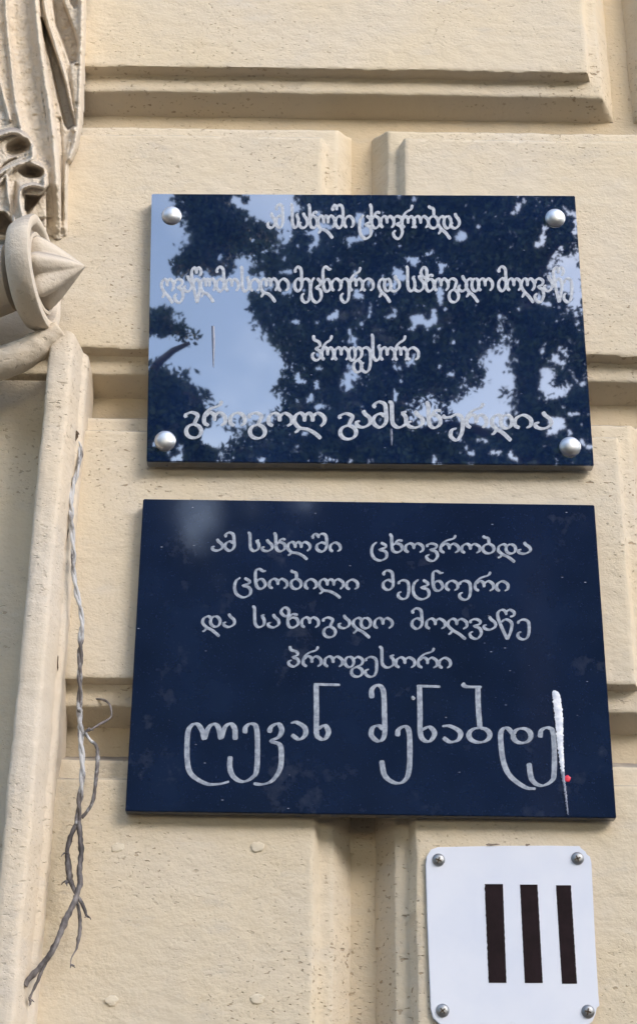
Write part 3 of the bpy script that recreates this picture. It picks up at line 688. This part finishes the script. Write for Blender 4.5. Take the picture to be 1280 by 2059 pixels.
def leaves(pts, size, name, parent):
    n = len(pts); a = rng.normal(size=(n, 3)); a /= np.linalg.norm(a, axis=1)[:, None]
    b = np.cross(a, rng.normal(size=(n, 3))); b /= np.linalg.norm(b, axis=1)[:, None]
    s = size*rng.uniform(.6, 1.25, n)[:, None]
    V = np.stack([pts-a*s, pts-b*s*.45+a*s*.1, pts+a*s, pts+b*s*.45+a*s*.1], 1).reshape(-1, 3)
    me = bpy.data.meshes.new(name); me.vertices.add(4*n); me.loops.add(4*n); me.polygons.add(n)
    me.vertices.foreach_set('co', V.ravel()); me.loops.foreach_set('vertex_index', np.arange(4*n))
    me.polygons.foreach_set('loop_start', np.arange(n)*4); me.polygons.foreach_set('loop_total', np.full(n, 4))
    me.update(); me.materials.append(M['leaf'])
    o = bpy.data.objects.new(name, me); S.collection.objects.link(o); o.parent = parent; o.matrix_parent_inverse = Matrix.Translation(-parent.location)
    return o
def sample(polys, n, box, y0, y1):
    u = rng.uniform(box[0], box[1], n); v = rng.uniform(box[2], box[3], n)
    du = 26*vnoise(u, v, 22, 1)+12*vnoise(u, v, 8, 2); dv = 26*vnoise(u, v, 22, 3)+12*vnoise(u, v, 8, 4)
    m = np.zeros(n, bool); fz = 4+10*np.clip(.5+1.6*vnoise(u, v, 60, 21), 0, 1)
    ju = rng.normal(0, 1, n)*fz; jv = rng.normal(0, 1, n)*fz
    for p in polys: m |= inside(p, u+du+ju, v+dv+jv)
    for h in HOLES: m &= ~inside(h, u+du*.9+ju, v+dv*.9+jv)
    m &= vnoise(u, v, 13, 9)+.6*vnoise(u, v, 40, 12) + rng.normal(0, .06, n) < .30
    u, v = u[m], v[m]
    return mirrored(u, v, rng.uniform(y0, y1, len(u)), Y1)
def tree(polys, n, box, tu, y0, y1, size, label, limbs, group):
    yt = (y0+y1)/2; base = mirrored(np.array(tu[0]), np.array(tu[1]), yt, Y1)
    t = thing('street_tree', (float(base[0]), yt, -.15), label, 'tree', group)
    tr = []
    top = mirrored(np.array(tu[2]), np.array(tu[3]), yt, Y1)
    q = np.linspace(0, 1, 14)[:, None]; path = np.array([base[0], yt, -.15])*(1-q)+top*q
    path[:, 0] += .06*np.sin(q[:, 0]*7); tr.append(tube(path, [.24, .2, .17, .12, .06], 12, .15, 2))
    for (u0, v0, u1, v1) in limbs:
        a = mirrored(np.array(float(u0)), np.array(float(v0)), yt, Y1); b = mirrored(np.array(float(u1)), np.array(float(v1)), yt+random.uniform(-.6, .6), Y1)
        m_ = (a+b)/2+np.array([0, 0, .25]); tr.append(tube(catmull([a, m_, b], .2), [.07, .05, .02], 8, .2, u0))
    v_, f_ = merge(tr); mesh('trunk', v_, f_, M['bark'], t)
    leaves(sample(polys, n, box, y0, y1), size, 'crown', t)
tree(POLY['b'], 210000, (440, 1400, 300, 1010), (1056, 1000, 1052, 420), -13.4, -11.2, .036, 'large leafy tree across the street, mirrored across most of the polished plaque', [(1052, 650, 820, 560), (1054, 600, 900, 450), (1052, 640, 1150, 470), (1054, 900, 760, 900)], None)
tree(POLY['a'], 36000, (340, 570, 300, 570), (190, 1000, 200, 250), -15.5, -14.2, .038, 'slender tree across the street, mirrored in the upper left of the polished plaque', [(196, 420, 440, 400), (198, 380, 470, 440)], None)
tree(POLY['c'], 46000, (200, 470, 600, 1010), (250, 1000, 250, 800), -12.4, -11.4, .036, 'low tree across the street, mirrored in the bottom left of the polished plaque', [(250, 860, 380, 690), (250, 880, 400, 800)], None)
# dense green mass lower down; its unseen sides are added to block low sky
hg = thing('tree_row', (0, -13, -.15), 'dense dark row of trees across the street, its unseen sides added to block low sky', 'trees')
hg['kind'] = 'stuff'
n = 60000
u = rng.uniform(-200, 1500, n); v = rng.uniform(985, 1800, n); du = 30*vnoise(u, v, 30, 5); m = np.ones(n, bool)
for h in HOLES: m &= ~inside(h, u+du, v+du)
pts = mirrored(u[m], v[m], rng.uniform(-14.2, -12.6, m.sum()), Y2)
m2 = rng.random((60000, 3)); side = np.where(m2[:, 0] < .5, -1, 1)
xs_ = side*(4.5+m2[:, 1]**1.3*55); pts2 = np.stack([xs_, -14.5+2.5*rng.random(60000), .1+m2[:, 2]*(8.5+1.5*np.sin(xs_*1.3))], 1)
leaves(pts, .10, 'foliage', hg); leaves(pts2, .34, 'foliage', hg)
